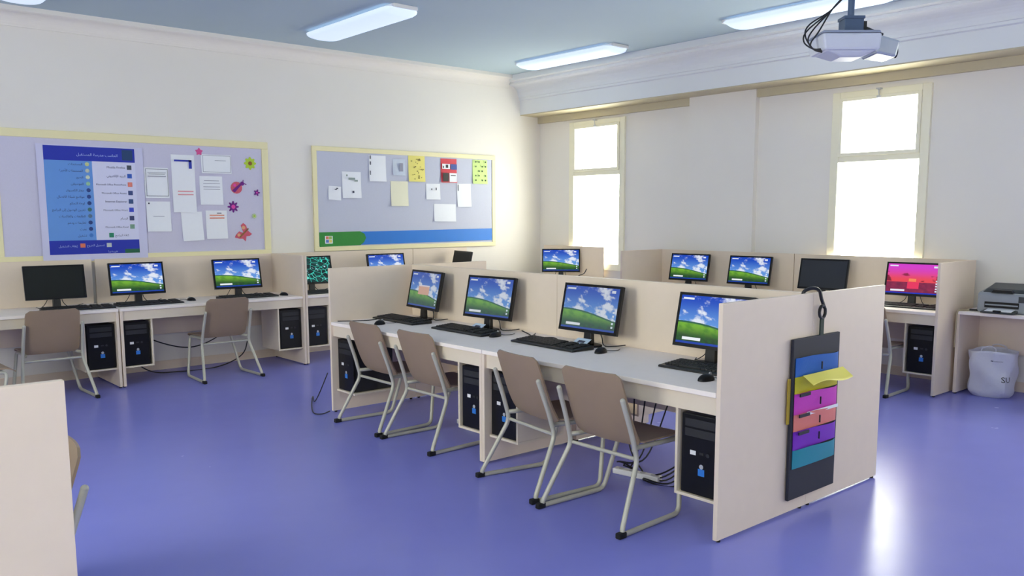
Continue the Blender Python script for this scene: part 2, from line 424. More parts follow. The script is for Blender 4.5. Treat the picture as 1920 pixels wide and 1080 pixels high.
# ---------------------------------------------------------------- chairs
def make_chair(label, loc, rz):
    t = thing('sled_base_chair', label, 'chair', loc, rz, 'taupe chairs with grey sled frames')
    for s in (-1, 1):
        p = fillet([(-.105, s*.226, .665), (-.045, s*.232, .50), (0, s*.236, .35), (-.18, s*.292, .013), (.30, s*.272, .013), (.385, s*.205, .395), (.02, s*.205, .402), (-.012, s*.225, .40)], .045)
        f = MB().tube(p, .0135, 10).ball((-.106, s*.226, .668), .0138).obj('side_frame', M['tube'], t, smooth=True)
        MB().box(-.205, -.150, s*.292-.016, s*.292+.016, 0, .030).obj('foot_cap', M['rubber'], f, bevel=.006)
    MB().tube([(0.0, -.232, .352), (0.0, .232, .352)], .0105).obj('rear_crossbar', M['tube'], t, smooth=True)
    MB().tube([(.36, -.205, .396), (.36, .205, .396)], .009).obj('front_crossbar', M['tube'], t, smooth=True)
    def back(u, v):     # u across, v up
        z = .405+.39*v; hw = .222-.012*v
        c = (min(v, 1-v)/.10) if min(v, 1-v) < .10 else 1
        y = (u*2-1)*(hw-.035*(1-math.sqrt(max(0, 1-(1-c)**2))))
        x = .022-.135*v+.03*(1-v)**6-.018*(1-(2*u-1)**2)
        return (x, y, z), (1, 0, .2)
    MB().sheet(back, 12, 18, .010).obj('backrest', M['shell'], t, smooth=True)
    def seat(u, v):     # u across, v front
        c = (min(v, 1-v)/.09) if min(v, 1-v) < .09 else 1
        y = (u*2-1)*(.215-.03*(1-math.sqrt(max(0, 1-(1-c)**2))))
        x = .05+.40*v; z = .420-.010*math.sin(math.pi*v)*(1-(2*u-1)**2)-.035*max(0, v-.8)**2/.04
        return (x, y, z), (0, 0, 1)
    MB().sheet(seat, 12, 16, .010).obj('seat', M['shell'], t, smooth=True)
    return t
C0 = make_chair('taupe chair nearest the camera, at the right end of the island row', (-5.135, -5.93, 0), 0)
CH = [(-5.075, -5.30, R(-8), 'taupe chair second from the right in the island row, turned slightly'),
      (-4.985, -4.12, 0, 'taupe chair second from the far end of the island row'),
      (-4.985, -3.465, 0, 'taupe chair at the far left end of the island row'),
      (-5.055, -.80, R(90), 'taupe chair in front of the middle desk of the left row'),
      (-6.59, -.80, R(90), 'taupe chair in front of the black screen at the far left'),
      (-.975, -5.268, 0, 'taupe chair at the pink screen by the windows, half hidden by the island panel'),
      (-7.735, -5.64, R(180), 'dark chair edge showing beside the panel in the bottom left corner'),
      (-7.46, -1.30, R(3), 'chair at the left edge of the picture showing only curved tube ends')]
for x, y, a, lab in CH: dup(C0, (x, y, 0), a, lab)

# ---------------------------------------------------------------- screens
def screen_mat(kind, wash=0.):
    m = bpy.data.materials.new('screen_'+kind); m.use_nodes = True; nt = m.node_tree; V.nt = nt
    b = nt.nodes['Principled BSDF']; uvn = nt.nodes.new('ShaderNodeTexCoord')
    sep = nt.nodes.new('ShaderNodeSeparateXYZ'); nt.links.new(uvn.outputs['UV'], sep.inputs[0])
    u, v = V(sep.outputs[0]), V(sep.outputs[1]); uv = V(uvn.outputs['UV'])
    b.inputs['Base Color'].default_value = (.010, .011, .013, 1); b.inputs['Roughness'].default_value = .4; b.inputs['Specular IOR Level'].default_value = .2
    if kind == 'off':
        b.inputs['Base Color'].default_value = (.016, .019, .019, 1); b.inputs['Roughness'].default_value = .5; b.inputs['Specular IOR Level'].default_value = .15
        return m
    cmb = nt.nodes.new('ShaderNodeCombineXYZ')
    nt.links.new((u*1.7).k, cmb.inputs[0]); nt.links.new((v*1.6+u*.35).k, cmb.inputs[1]); st = V(cmb.outputs[0])
    if kind in ('meadow', 'meadow_dialog'):
        sky = mixc(v.sm(.35, 1), lin((96, 152, 226)), lin((4, 66, 190)))
        cl = (noise(st, 2.6, 5, .55)+.10*v.sm(.75, .45)+.05*u.sm(.3, .9)).sm(.55, .68)
        sky = mixc(cl*.9, sky, (.86, .9, .97))
        hill = .455+.05*V.m('SINE', u*3.6+.4)-.16*u
        g = mixc((v+.06*u).sm(.14, .42), lin((30, 64, 34)), lin((118, 178, 48)))
        g = mixc(noise(st, 5, 3).sm(.42, .64)*.5, g, lin((40, 110, 30)))
        g = mixc((hill-v).lt(.035), g, lin((38, 96, 66)))
        c = mixc(v.lt(hill), sky, g)
        tb = lin((22, 62, 170))
    elif kind == 'circuit':
        vo = nt.nodes.new('ShaderNodeTexVoronoi'); vo.feature = 'DISTANCE_TO_EDGE'; vo.distance = 'MANHATTAN' if hasattr(vo, 'distance') and vo.feature == 'F1' else vo.distance
        vo.inputs['Scale'].default_value = 4.0; nt.links.new(st.k, vo.inputs[0])
        e = V(vo.outputs[0])
        base = mixc(noise(st, 3, 3).sm(.4, .65), lin((5, 28, 34)), lin((8, 70, 66)))
        c = mixc(e.lt(.028), base, lin((70, 225, 205))); c = mixc(noise(st, 5, 4).sm(.62, .68), c, lin((175, 235, 245)))
        c = mixc(rect(u, v, .14, .42, .16, .22), c, lin((120, 245, 225))); c = mixc(rect(u, v, .14, .19, .08, .34), c, lin((120, 245, 225)))
        tb = None
    else:
        c = mixc(v.sm(.45, .95), lin((236, 70, 84)), lin((214, 60, 205)))
        c = mixc((noise(st, 2.0, 2)+.2*V.m('ABSOLUTE', u-.5)).sm(.58, .66)*v.lt(.75)*v.gt(.42), c, lin((128, 20, 50)))
        c = mixc(v.lt(.40), c, mixc(noise(st, 6, 3), lin((70, 24, 60)), lin((170, 40, 84))))
        c = mixc(rect(u, v, .40, .62, .18, .40), c, lin((235, 50, 96))); c = mixc(rect(u, v, .42, .56, .42, .52), c, lin((250, 140, 90)))
        tb = lin((24, 50, 190))
    if tb:
        c = mixc(v.lt(.055), c, tb)
        if kind != 'meadow_dialog': c = mixc(rect(u, v, .09, .36, .085, .145), c, (.88, .92, .97))
        for k in range(5): c = mixc(rect(u, v, .925, .958, .10+.085*k, .145+.085*k), c, (.75, .85, .95))
        for a, bb in ((.03, .19),): c = mixc(rect(u, v, a, bb, .925, .965), c, (.8, .86, .96))
        c = mixc(rect(u, v, .86, .93, .90, .96), c, (.8, .84, .95))
    if kind == 'meadow_dialog':
        c = mixc(rect(u, v, .30, .68, .36, .60), c, lin((232, 178, 150))); c = mixc(rect(u, v, .30, .68, .60, .64), c, lin((235, 225, 235)))
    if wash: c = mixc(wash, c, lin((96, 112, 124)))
    nt.links.new(c.k, b.inputs['Emission Color']); b.inputs['Emission Strength'].default_value = .82
    return m
SCR = {k: screen_mat(k) for k in ('meadow', 'off', 'circuit', 'sunset')}
SCR['off2'] = mat('screen_off_grey', (50, 54, 62), .5, spec=.2)
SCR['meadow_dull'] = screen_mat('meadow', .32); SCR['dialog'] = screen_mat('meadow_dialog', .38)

def make_monitor(label, loc, rz, scr):
    """local: faces -y, stands at the origin"""
    t = thing('computer_monitor', label, 'monitor', loc, rz, 'black widescreen monitors')
    MB().prism([(.11*math.cos(a*math.pi/12)*1.0, .075*math.sin(a*math.pi/12)+.0) for a in range(24)], 'z', .0005, .013).obj('base', M['gloss'], t, bevel=.003)
    MB().hull([(-.035, -.005, .012), (.035, -.005, .012), (.035, .03, .012), (-.035, .03, .012)], [(-.03, .005, .16), (.03, .005, .16), (.03, .03, .16), (-.03, .03, .16)]).obj('stand_neck', M['black'], t, bevel=.004)
    tilt = R(12)
    h = bpy.data.objects.new('head', None)
    w, z0, z1 = .255, 0., .315
    def rot(p): x, y, z = p; return (x, y*math.cos(tilt)+z*math.sin(tilt), .085+z*math.cos(tilt)-y*math.sin(tilt))
    b = MB().hull([(-w, -.012, z0), (w, -.012, z0), (w, -.012, z1), (-w, -.012, z1)], [(-w, .012, z0), (w, .012, z0), (w, .012, z1), (-w, .012, z1)])
    b.hull([(-w+.04, .012, z0+.03), (w-.04, .012, z0+.03), (w-.04, .012, z1-.03), (-w+.04, .012, z1-.03)], [(-w+.09, .035, z0+.07), (w-.09, .035, z0+.07), (w-.09, .035, z1-.07), (-w+.09, .035, z1-.07)])
    for v in b.bm.verts: v.co = rot(v.co)
    b.obj('casing', M['black'], t, bevel=.003)
    f = MB(); e = .016; y0, y1 = -.017, -.012
    f.box(-w, -w+e, y0, y1, z0, z1).box(w-e, w, y0, y1, z0, z1).box(-w+e, w-e, y0, y1, z0, z0+.020).box(-w+e, w-e, y0, y1, z1-e, z1)
    for v in f.bm.verts: v.co = rot(v.co)
    f.obj('bezel', M['gloss'], t)
    q = MB().box(-w+e, w-e, -.0142, -.012, z0+.020, z1-e)
    for v in q.bm.verts: v.co = rot(v.co)
    q.obj('screen', scr, t, uv=lambda c: ((c.x+w-e)/(2*w-2*e), ((c.z-.085)/math.cos(tilt)-.020)/(z1-.036)))
    g = MB().tube(spline([(.05, .03, .14), (.06, .07, .06), (.10, .05, .008), (.17, .07, .008), (.24, .10, .02)]), .0035, 6)
    g.tube(spline([(-.05, .03, .14), (-.08, .07, .05), (-.13, .04, .006), (-.16, .09, .01)]), .003, 6).obj('cable', M['cable'], t, smooth=True)
    return t
M0 = make_monitor('monitor with blue sky screen nearest the camera, partly behind the tall end panel', (-4.40, -6.06, D), R(-90), SCR['meadow'])
G = 'black widescreen monitors'
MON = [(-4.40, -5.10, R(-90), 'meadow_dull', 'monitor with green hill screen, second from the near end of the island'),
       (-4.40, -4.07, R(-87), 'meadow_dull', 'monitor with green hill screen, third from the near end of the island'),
       (-4.38, -3.21, R(-97), 'dialog', 'island monitor with a salmon dialog box on its screen'),
       (-6.40, -.22, R(-3), 'off', 'switched off black monitor at the far left of the left row'),
       (-5.67, -.22, R(-3), 'meadow', 'bright hill screen monitor left of the pair in the left row'),
       (-4.65, -.22, R(-3), 'meadow', 'bright hill screen monitor beside the tall end panel of the left row'),
       (-3.80, -.24, R(-2), 'circuit', 'monitor showing a glowing green circuit picture'),
       (-2.80, -.24, R(-2), 'meadow', 'monitor under the back board showing only its upper blue sky'),
       (-1.74, -.26, R(-103), 'off', 'small dark turned monitor peeking above the island end panel'),
       (-.34, -.68, R(-44), 'meadow', 'hill screen monitor in the far corner below the left window'),
       (-.31, -2.77, R(-84), 'meadow', 'hill screen monitor left of the pair between the windows'),
       (-.31, -3.58, R(-86), 'meadow', 'hill screen monitor right of the pair between the windows'),
       (-.31, -4.45, R(-86), 'off2', 'switched off dark grey monitor in the window row'),
       (-.33, -5.37, R(-86), 'sunset', 'monitor with pink and red sunset screen in the window row')]
for x, y, a, k, lab in MON: dup(M0, (x, y, D), a, lab, scr=SCR[k])

# ---------------------------------------------------------------- keyboards and mice
def make_keyboard(label, loc, rz):
    t = thing('keyboard', label, 'keyboard', loc, rz, 'black keyboards')
    MB().hull([(-.305, -.095, .001), (.305, -.095, .001), (.305, .095, .001), (-.305, .095, .001)], [(-.303, -.093, .014), (.303, -.093, .014), (.303, .093, .026), (-.303, .093, .026)]).obj('case', M['black'], t, bevel=.005)
    ks = [MB(), MB(), MB()]
    KX = 1.13
    for r in range(6):
        y = -.062+r*.025; z = .0165+.0118*(y+.088)/.176
        for c in range(23):
            if c in (15, 19): continue
            x = -.247+c*.0215
            k = ks[0 if c < 15 else 1 if c < 19 else 2]
            if r == 0 and 4 <= c <= 9:
                if c > 4: continue
                k.box(x*KX, (x+.125)*KX, y, y+.019, z-.004, z+.006); continue
            k.box(x*KX, (x+.018)*KX, y, y+.019, z-.004, z+.006)
    for k, nm in zip(ks, ('letter_keys', 'arrow_keys', 'number_keys')): k.obj(nm, M['key'], t)
    MB().tube(spline([(-.20, .09, .012), (-.19, .12, .004), (-.12, .15, .004)]), .0025, 6).obj('cable', M['cable'], t, smooth=True)
    return t
K0 = make_keyboard('black keyboard nearest the camera, beside the tall end panel', (-4.575, -6.21, D), R(-90))
KB = [(-4.575, -4.94, R(-92), 'black keyboard below the second island monitor'),
      (-4.575, -4.03, R(-91), 'black keyboard below the third island monitor'),
      (-4.565, -3.18, R(-92), 'black keyboard below the monitor with the salmon dialog box'),
      (-6.28, -.46, R(-4), 'black keyboard in front of the switched off monitor at the far left'),
      (-5.64, -.43, 0, 'black keyboard below the left hill screen of the left row'),
      (-4.64, -.42, 0, 'black keyboard behind the chair back in the left row'),
      (-3.78, -.46, 0, 'black keyboard below the green circuit screen'),
      (-.53, -3.60, R(-90), 'black keyboard below the right hill screen between the windows'),
      (-.55, -5.42, R(-90), 'black keyboard below the pink sunset screen')]
for x, y, a, lab in KB: dup(K0, (x, y, D), a, lab)
def make_mouse(label, loc, rz):
    t = thing('computer_mouse', label, 'mouse', loc, rz, 'black computer mice')
    MB().ball((0, 0, .002), .03, 1.05, 1.85, 1.15, .0005).obj('body', M['gloss'], t, smooth=True)
    MB().cyl((.030, .034), .008, -.003, .003, 'x', 12).obj('scroll_wheel', M['silver'], t)
    MB().tube(spline([(0, .052, .010), (.01, .09, .004), (.04, .13, .004), (.02, .19, .004)]), .0022, 6).obj('cable', M['cable'], t, smooth=True)
    return t
P0 = make_mouse('black mouse closest to the camera, on the island desk by the end panel', (-4.80, -6.33, D), R(-95))
for x, y, a, lab in [(-4.55, -5.36, R(-80), 'black mouse right of the second island keyboard'),
                     (-4.58, -4.38, R(-80), 'black mouse right of the third island keyboard'),
                     (-4.82, -3.26, R(-75), 'black mouse behind the far left island chair'),
                     (-5.20, -.34, R(20), 'black mouse alone in the middle of the left row'),
                     (-4.245, -.44, R(20), 'black mouse beside the tall end panel of the left row'),
                     (-.62, -5.03, R(-60), 'black mouse left of the sunset screen keyboard')]:
    dup(P0, (x, y, D), a, lab)

# small papers lying on the monitor stands
crd = mat('pale_blue_card', (196, 214, 232), .5, var=.1, scale=30)
for i, (x, y, lab) in enumerate([(-4.455, -5.10, 'pale blue card leaning at the foot of the second island monitor'), (-4.475, -4.05, 'pale blue card leaning at the foot of the third island monitor')]):
    o = MB().box(-.036, .036, -.060, .060, 0, .002).obj('card', crd, loc=(x, y, D+.031)); tag(o, lab, 'card')
    o.rotation_euler = (0, R(-28), 0)
    MB().box(-.012, .012, -.03, .03, .002, .0026).obj('printed_patch', M['ink'], o)

# ---------------------------------------------------------------- computer towers
def make_tower(label, loc, rz):
    """local: front at y=0 faces -y; x centred"""
    t = thing('computer_tower', label, 'computer tower', loc, rz, 'black computer towers')
    MB().box(-.118, .118, .012, .36, .0, .41).obj('case', M['black'], t, bevel=.004)
    MB().box(-.118, .118, -.008, .012, .0, .41).obj('front_panel', M['gloss'], t, bevel=.006)
    MB().box(-.095, .095, -.011, -.008, .345, .385).box(-.095, .095, -.011, -.008, .295, .335).obj('drive_bay', M['dark'], t, bevel=.001)
    MB().cyl((.045, .215), .010, -.012, -.008, 'y', 14).box(-.005, .02, -.0105, -.008, .21, .222).obj('power_button', M['dark'], t)
    MB().box(-.062, -.028, -.0095, -.008, .203, .225).obj('white_sticker', M['white'], t)
    st = MB().box(-.012, .026, -.0095, -.008, .103, .138).obj('blue_sticker', M['blue'], t)
    MB().cyl((.007, .150), .012, -.0096, -.008, 'y', 14).obj('round_sticker', M['silver'], t)
    MB().box(-.06, -.02, -.0094, -.008, .358, .364).obj('name_plate', M['silver'], t)
    return t
ZH = .1915
T0 = make_tower('black tower at the near end of the island, beside the end panel', (XA+.06, -6.577+T+.121, ZH), R(-90))
for x, y, a, lab in [(XA+.06, -4.774-T-.126, -90, 'black tower right of the middle legs of the island'),
                     (XA+.06, -4.772+T+.126, -90, 'black tower left of the middle legs of the island'),
                     (XA+.06, -2.828-T-.126, -90, 'black tower at the far left end of the island'),
                     (-5.995-T-.126, YL+.06, 0, 'black tower left of the leg pair in the left row'),
                     (-5.985+T+.126, YL+.06, 0, 'black tower right of the leg pair in the left row'),
                     (-4.115-T-.126, YL+.06, 0, 'black tower beside the tall end panel of the left row'),
                     (-4.110+T+.126, YL+.06, 0, 'black tower under the green circuit screen'),
                     (XG+.06, -5.825+T+.126, -90, 'black tower under the sunset screen desk')]:
    dup(T0, (x, y, ZH), R(a), lab)

# ---------------------------------------------------------------- printer, paper tray device, bag
t = thing('laser_printer', 'grey laser printer with a dark top on the side table', 'printer', (-.30, -6.19, D), R(-90))
pg = mat('grey_printer_plastic', (150, 156, 162), .45, var=.04, scale=20); pd = mat('dark_printer_plastic', (46, 52, 58), .4, var=.05, scale=20)
MB().hull([(-.20, -.15, .0), (.20, -.15, .0), (.20, .15, .0), (-.20, .15, .0)], [(-.20, -.15, .17), (.20, -.15, .17), (.20, .15, .22), (-.20, .15, .22)]).obj('body', pg, t, bevel=.02)
MB().hull([(-.17, -.13, .172), (.17, -.13, .172), (.18, .14, .215), (-.18, .14, .215)], [(-.14, -.10, .205), (.14, -.10, .205), (.16, .13, .245), (-.16, .13, .245)]).obj('top_cover', pd, t, bevel=.01)
MB().prism([(-.09+.0, .176), (.09, .176), (.07, .20), (-.07, .20)], 'y', -.165, -.12).obj('output_slot', M['gloss'], t, bevel=.004)
MB().box(-.135, .135, -.156, -.148, .045, .095).obj('feed_slot', M['gloss'], t)
MB().box(-.13, .13, -.157, -.15, .064, .076).obj('slot_bar', pg, t)
MB().hull([(-.13, -.26, .006), (.13, -.26, .006), (.13, -.15, .006), (-.13, -.15, .006)], [(-.13, -.26, .016), (.13, -.26, .016), (.13, -.15, .03), (-.13, -.15, .03)]).obj('paper_tray', pd, t, bevel=.003)
MB().hull([(-.105, -.235, .020), (.105, -.235, .020), (.105, -.15, .032), (-.105, -.15, .032)], [(-.105, -.235, .023), (.105, -.235, .023), (.105, -.15, .036), (-.105, -.15, .036)]).obj('paper', M['paper'], t)
MB().box(-.03, .03, -.262, -.235, .016, .032).obj('tray_handle', M['gloss'], t, bevel=.004)
MB().box(.13, .185, -.155, -.148, .10, .15).obj('control_panel', pd, t)
t = thing('card_reader_box', 'low black box with a pale lid cut by the right edge', 'device', (-.42, -6.55, D), R(-90))
MB().box(-.13, .13, -.07, .07, 0, .035).obj('body', M['black'], t, bevel=.004)
MB().box(-.125, .125, -.065, .065, .035, .045).obj('lid', pg, t, bevel=.004)
# bag
bagm = mat('white_bag_plastic', (214, 214, 226), .35, var=.04, scale=6, bump=.3)
def bagfn(u, v):
    a = 2*math.pi*u; z = .40*v
    k = 1.0+.05*math.sin(3*a+9*v)+.04*math.sin(7*a-5*v)*(.3+v)-.22*(1-min(1, v*6))**2+.04*v
    sq = 1/max(abs(math.cos(a)), abs(math.sin(a)))**.35
    return (.155*k*sq*math.cos(a), .175*k*sq*math.sin(a), z+.012*math.sin(2*a+1)*v+.001), (-math.cos(a), -math.sin(a), 0)
b = MB(); rows = []
NU, NV = 48, 20
for j in range(NV+1): rows.append([b.bm.verts.new(bagfn(i/NU, j/NV)[0]) for i in range(NU)])
for j in range(NV):
    for i in range(NU): b.bm.faces.new((rows[j][i], rows[j][(i+1) % NU], rows[j+1][(i+1) % NU], rows[j+1][i]))
b.bm.faces.new(rows[0][::-1])
t = thing('shopping_bag', 'white plastic bag with black letters under the printer table', 'bag', (-.345, -6.12, 0))
o = b.obj('bag_body', bagm, t, smooth=True); so = o.modifiers.new('thick', 'SOLIDIFY'); so.thickness = .003
for s in (-1, 1):
    MB().tube(spline([(s*.13, -.06, .40), (s*.11, -.05, .43), (s*.09, 0, .445), (s*.11, .05, .43), (s*.13, .06, .40)]), .005, 6).obj('handle', bagm, t, smooth=True)
MB().ball((0, 0, .33), .13, .9, 1.0, .35).obj('crumpled_contents', mat('grey_film', (120, 130, 150), .3, var=.2, scale=10, bump=.4), t, smooth=True)
def bag_text(body, size, ang, z, part):
    g = MB().text(body, 0, 0, size, 'CENTER')
    for v in g.bm.verts:
        a = ang+v.co.x/.18; zz = z+v.co.z
        p, _ = bagfn((a/(2*math.pi)) % 1, zz/.40)
        v.co = Vector((p[0]*1.05, p[1]*1.05, zz))
    g.obj(part, M['ink'] if size < .03 else M['black'], t)
bag_text('SU', .065, R(228), .15, 'black_lettering')
g = MB().box(-.045, -.025, 0, .001, 0, .007).box(-.02, .045, 0, .001, 0, .003)
for v in g.bm.verts:
    a = R(205)+v.co.x/.18; p, _ = bagfn((a/(2*math.pi)) % 1, .325/.4); v.co = Vector((p[0]*(1.02+v.co.y*3), p[1]*(1.02+v.co.y*3), .325+v.co.z))
g.obj('small_print', M['ink'], t)

# ---------------------------------------------------------------- projector
t = thing('ceiling_projector', 'white projector hanging from the ceiling on a grey pole', 'projector', (-3.955, -6.575, 2.40), R(-41))
pw = mat('projector_white', (205, 210, 224), .4, var=.03, scale=20); pole = mat('blue_grey_metal', (78, 96, 124), .4, .3, var=.05, scale=20)
# local x runs to the picture's right
MB().hull([(-.17, -.11, .03), (.12, -.11, .03), (.12, .12, .03), (-.17, .12, .03)], [(-.185, -.115, .115), (.125, -.115, .115), (.125, .125, .115), (-.185, .125, .115)]).obj('body', pw, t, bevel=.012)
MB().hull([(-.185, -.115, .116), (.12, -.115, .116), (.12, .12, .116), (-.185, .12, .116)], [(-.175, -.105, .13), (.115, -.105, .13), (.115, .11, .13), (-.175, .11, .13)]).obj('base_plate', mat('projector_grey', (150, 158, 180), .5, var=.03), t, bevel=.004)
MB().hull([(-.07, -.07, .0), (.04, -.07, .0), (.04, .08, .0), (-.07, .08, .0)], [(-.15, -.10, .031), (.11, -.10, .031), (.11, .11, .031), (-.15, .11, .031)]).obj('curved_lid', pw, t, bevel=.01)
MB().hull([(.10, -.105, .015), (.215, -.085, -.004), (.215, .08, -.004), (.10, .10, .015)], [(.10, -.105, .112), (.235, -.085, .080), (.235, .08, .080), (.10, .10, .112)]).obj('lens_hood', mat('projector_silver', (188, 196, 206), .25, .4, var=.03), t, bevel=.012)
MB().cyl((-.0, .038), .034, .232, .245, 'x', 24).obj('lens', M['gloss'], t)
MB().box(-.045, .055, -.04, .05, .130, .205).box(-.05, .06, -.045, .055, .200, .216).obj('mount_bracket', pole, t, bevel=.003)
MB().cyl((.0, 0.), .017, .21, CEIL-2.40, 'z', 20, .015).cyl((.0, 0.), .06, CEIL-2.415, CEIL-2.40).obj('pole', pole, t, smooth=True)
MB().box(.058, .075, -.03, .0, .12, .19).tube([(.06, -.05, .15), (.10, -.06, .13), (.15, -.05, .115)], .009).obj('mount_arm', M['dark'], t)
MB().cyl((-.14, -.02), .012, .13, .138).obj('foot', M['dark'], t)
c = MB()
for k, (dx, dz) in enumerate([(-.03, .02), (-.005, .0), (.02, -.015), (-.04, -.01)]):
    c.tube(spline([(-.005, -.02, .45+.02*k), (-.02, -.02, .36), (-.11, -.03, .25), (-.20+dx, -.04, .15+dz), (-.235+dx*.6, -.05, .09+dz), (-.21, -.05, .045), (-.165, -.06, .025+.006*k)]), .004, 6)
c.obj('cable_bundle', M['cable'], t, smooth=True)

# ---------------------------------------------------------------- hanging pocket organiser on the island end panel
t = thing('hanging_organiser', 'black hanging file organiser with coloured pockets on the island end panel', 'file organiser', (-4.20, -6.580, 0), 0)
org = mat('black_nylon', (40, 42, 54), .7, var=.08, scale=60, bump=.1)
MB().box(-.235, .235, -.022, -.004, .085, .945).obj('backing', org, t, bevel=.004)
MB().tube(spline([(-.06, .040, 1.150), (-.055, .036, 1.180), (-.02, .012, 1.196), (.01, -.012, 1.185), (.03, -.016, 1.14), (.060, -.018, 1.09)]), .0095, 8).obj('hook', M['black'], t, smooth=True)
MB().tube([(.042+.030*math.cos(a*math.pi/8), -.018, 1.068+.034*math.sin(a*math.pi/8)) for a in range(16)], .0085, 8, closed=True).obj('ring', M['black'], t, smooth=True)
MB().box(.024, .058, -.022, -.014, .94, 1.04).obj('strap', mat('dark_green_strap', (22, 46, 38), .7, var=.05), t)
def pocket(z0, z1, rgb, nm, lab):
    m = mat('pocket_'+nm, rgb, .5, var=.06, scale=12, bump=.15)
    def fn(u, v):
        x = -.215+.43*u; return (x, -.024-.022*math.sin(math.pi*u)**.5*(.25+.75*v), z0+(z1-z0)*v+.006*math.sin(5*u)*v), (0, -1, .1)
    o = MB().sheet(fn, 14, 6, .003).obj('pocket', m, t, smooth=True); o['label'] = lab; return o
pocket(.745, .845, (16, 96, 184), 'blue', 'blue pocket at the top')
yp = pocket(.655, .745, (196, 190, 30), 'yellow', 'yellow pocket with a raised flap')
pocket(.545, .655, (206, 62, 190), 'magenta', 'magenta pocket'); pocket(.455, .545, (226, 130, 120), 'orange', 'orange pocket')
pocket(.355, .455, (124, 40, 190), 'purple', 'purple pocket'); pocket(.255, .355, (32, 140, 160), 'teal', 'teal pocket at the bottom')
def flap(u, v): return (-.18+.41*u, -.050-.060*v, .752-.040*v+.012*math.sin(6*u)*v), (0, .3, 1)
MB().sheet(flap, 12, 6, .003).obj('flap', mat('pale_yellow_flap', (232, 222, 96), .5, var=.04), yp, smooth=True)
MB().box(-.08, .15, -.0245, -.0235, .655, .668).box(-.20, -.10, -.0245, -.0235, .655, .662).obj('folded_paper', M['paper'], t)
MB().box(-.12, .20, -.046, -.044, .535, .552).obj('folded_paper', M['paper'], t)
for z in (.79, .60, .50, .41):
    MB().box(-.003, .003, -.056, -.050, z-.02, z+.02).obj('stitched_tab', M['black'], t)
for z in (.655, .545, .452):
    MB().box(-.20, -.10, -.052, -.046, z-.012, z+.004).obj('edge_label', M['black'], t)
MB().box(-.26, -.237, -.014, -.008, .50, .74).obj('hanging_strip', mat('mustard_strip', (176, 150, 40), .6, var=.05), t)

# ---------------------------------------------------------------- boards and what hangs on them
def board(name, label, x0, x1, z0, z1, fw, felt):
    t = thing(name, label, 'notice board', ((x0+x1)/2, YB, 0))
    w2 = (x1-x0)/2
    MB().box(-w2, w2, -.018, -.001, z0, z1).obj('felt_panel', felt, t)
    f = MB(); f.box(-w2-fw, w2+fw, -.028, -.001, z1, z1+fw).box(-w2-fw, w2+fw, -.028, -.001, z0-fw, z0).box(-w2-fw, -w2, -.028, -.001, z0, z1).box(w2, w2+fw, -.028, -.001, z0, z1)
    f.obj('frame', M['frame'], t, bevel=.004); return t
board('notice_board', 'lilac grey pin board with the big blue poster and paper flowers', -6.74, -4.20, 1.215, 2.315, .075, M['felt'])
board('notice_board', 'blue grey pin board with a blue and green strip along its bottom', -3.53, -.91, 1.23, 2.33, .055, M['felt2'])
YP = YB-.019
def lines(m, rects, name, par, y):
    b = MB()
    for (a, c, z0, z1) in rects: b.box(a, c, y-.0008, y, z0, z1)
    return b.obj(name, m, par)
def sheet(label, x0, x1, z0, z1, m=None, name='paper_sheet', ang=0., curl=.012, group='sheets pinned on the boards', cat='paper'):
    w, h = (x1-x0), (z1-z0)
    def fn(u, v): return ((u-.5)*w, -.002-curl*(1-v)**3-.004*math.sin(3*u), (v-.5)*h), (0, -1, 0)
    o = MB().sheet(fn, 6, 8, .0008).obj(name, m or M['paper'], smooth=True, loc=((x0+x1)/2, YP, (z0+z1)/2))
    o.rotation_euler = (0, R(ang), 0); tag(o, label, cat, group); return o
def prints(o, m, rects, name='printed_lines', dy=-.019):
    b = MB()
    for (a, c, z0, z1) in rects: b.box(a, c, dy-.0006, dy, z0, z1)
    return b.obj(name, m, o)

# --- arabic shaping for the poster (contextual letter forms, written right to left)
AR = {'ا': (0xFE8D, 2), 'أ': (0xFE83, 2), 'إ': (0xFE87, 2), 'ب': (0xFE8F, 4), 'ة': (0xFE93, 2), 'ت': (0xFE95, 4), 'ث': (0xFE99, 4), 'ج': (0xFE9D, 4),
      'ح': (0xFEA1, 4), 'خ': (0xFEA5, 4), 'د': (0xFEA9, 2), 'ذ': (0xFEAB, 2), 'ر': (0xFEAD, 2), 'ز': (0xFEAF, 2), 'س': (0xFEB1, 4), 'ش': (0xFEB5, 4),
      'ص': (0xFEB9, 4), 'ض': (0xFEBD, 4), 'ط': (0xFEC1, 4), 'ع': (0xFEC9, 4), 'غ': (0xFECD, 4), 'ف': (0xFED1, 4), 'ق': (0xFED5, 4), 'ك': (0xFED9, 4),
      'ل': (0xFEDD, 4), 'م': (0xFEE1, 4), 'ن': (0xFEE5, 4), 'ه': (0xFEE9, 4), 'و': (0xFEED, 2), 'ى': (0xFEEF, 2), 'ي': (0xFEF1, 4)}
def ar(s):
    out = []
    for i, ch in enumerate(s):
        if ch not in AR: out.append(ch); continue
        b, n = AR[ch]; prev = i > 0 and s[i-1] in AR and AR[s[i-1]][1] == 4; nxt = n == 4 and i+1 < len(s) and s[i+1] in AR
        out.append(chr(b+(3 if prev and nxt else 1 if prev else 2 if nxt else 0)))
    return ''.join(out[::-1])
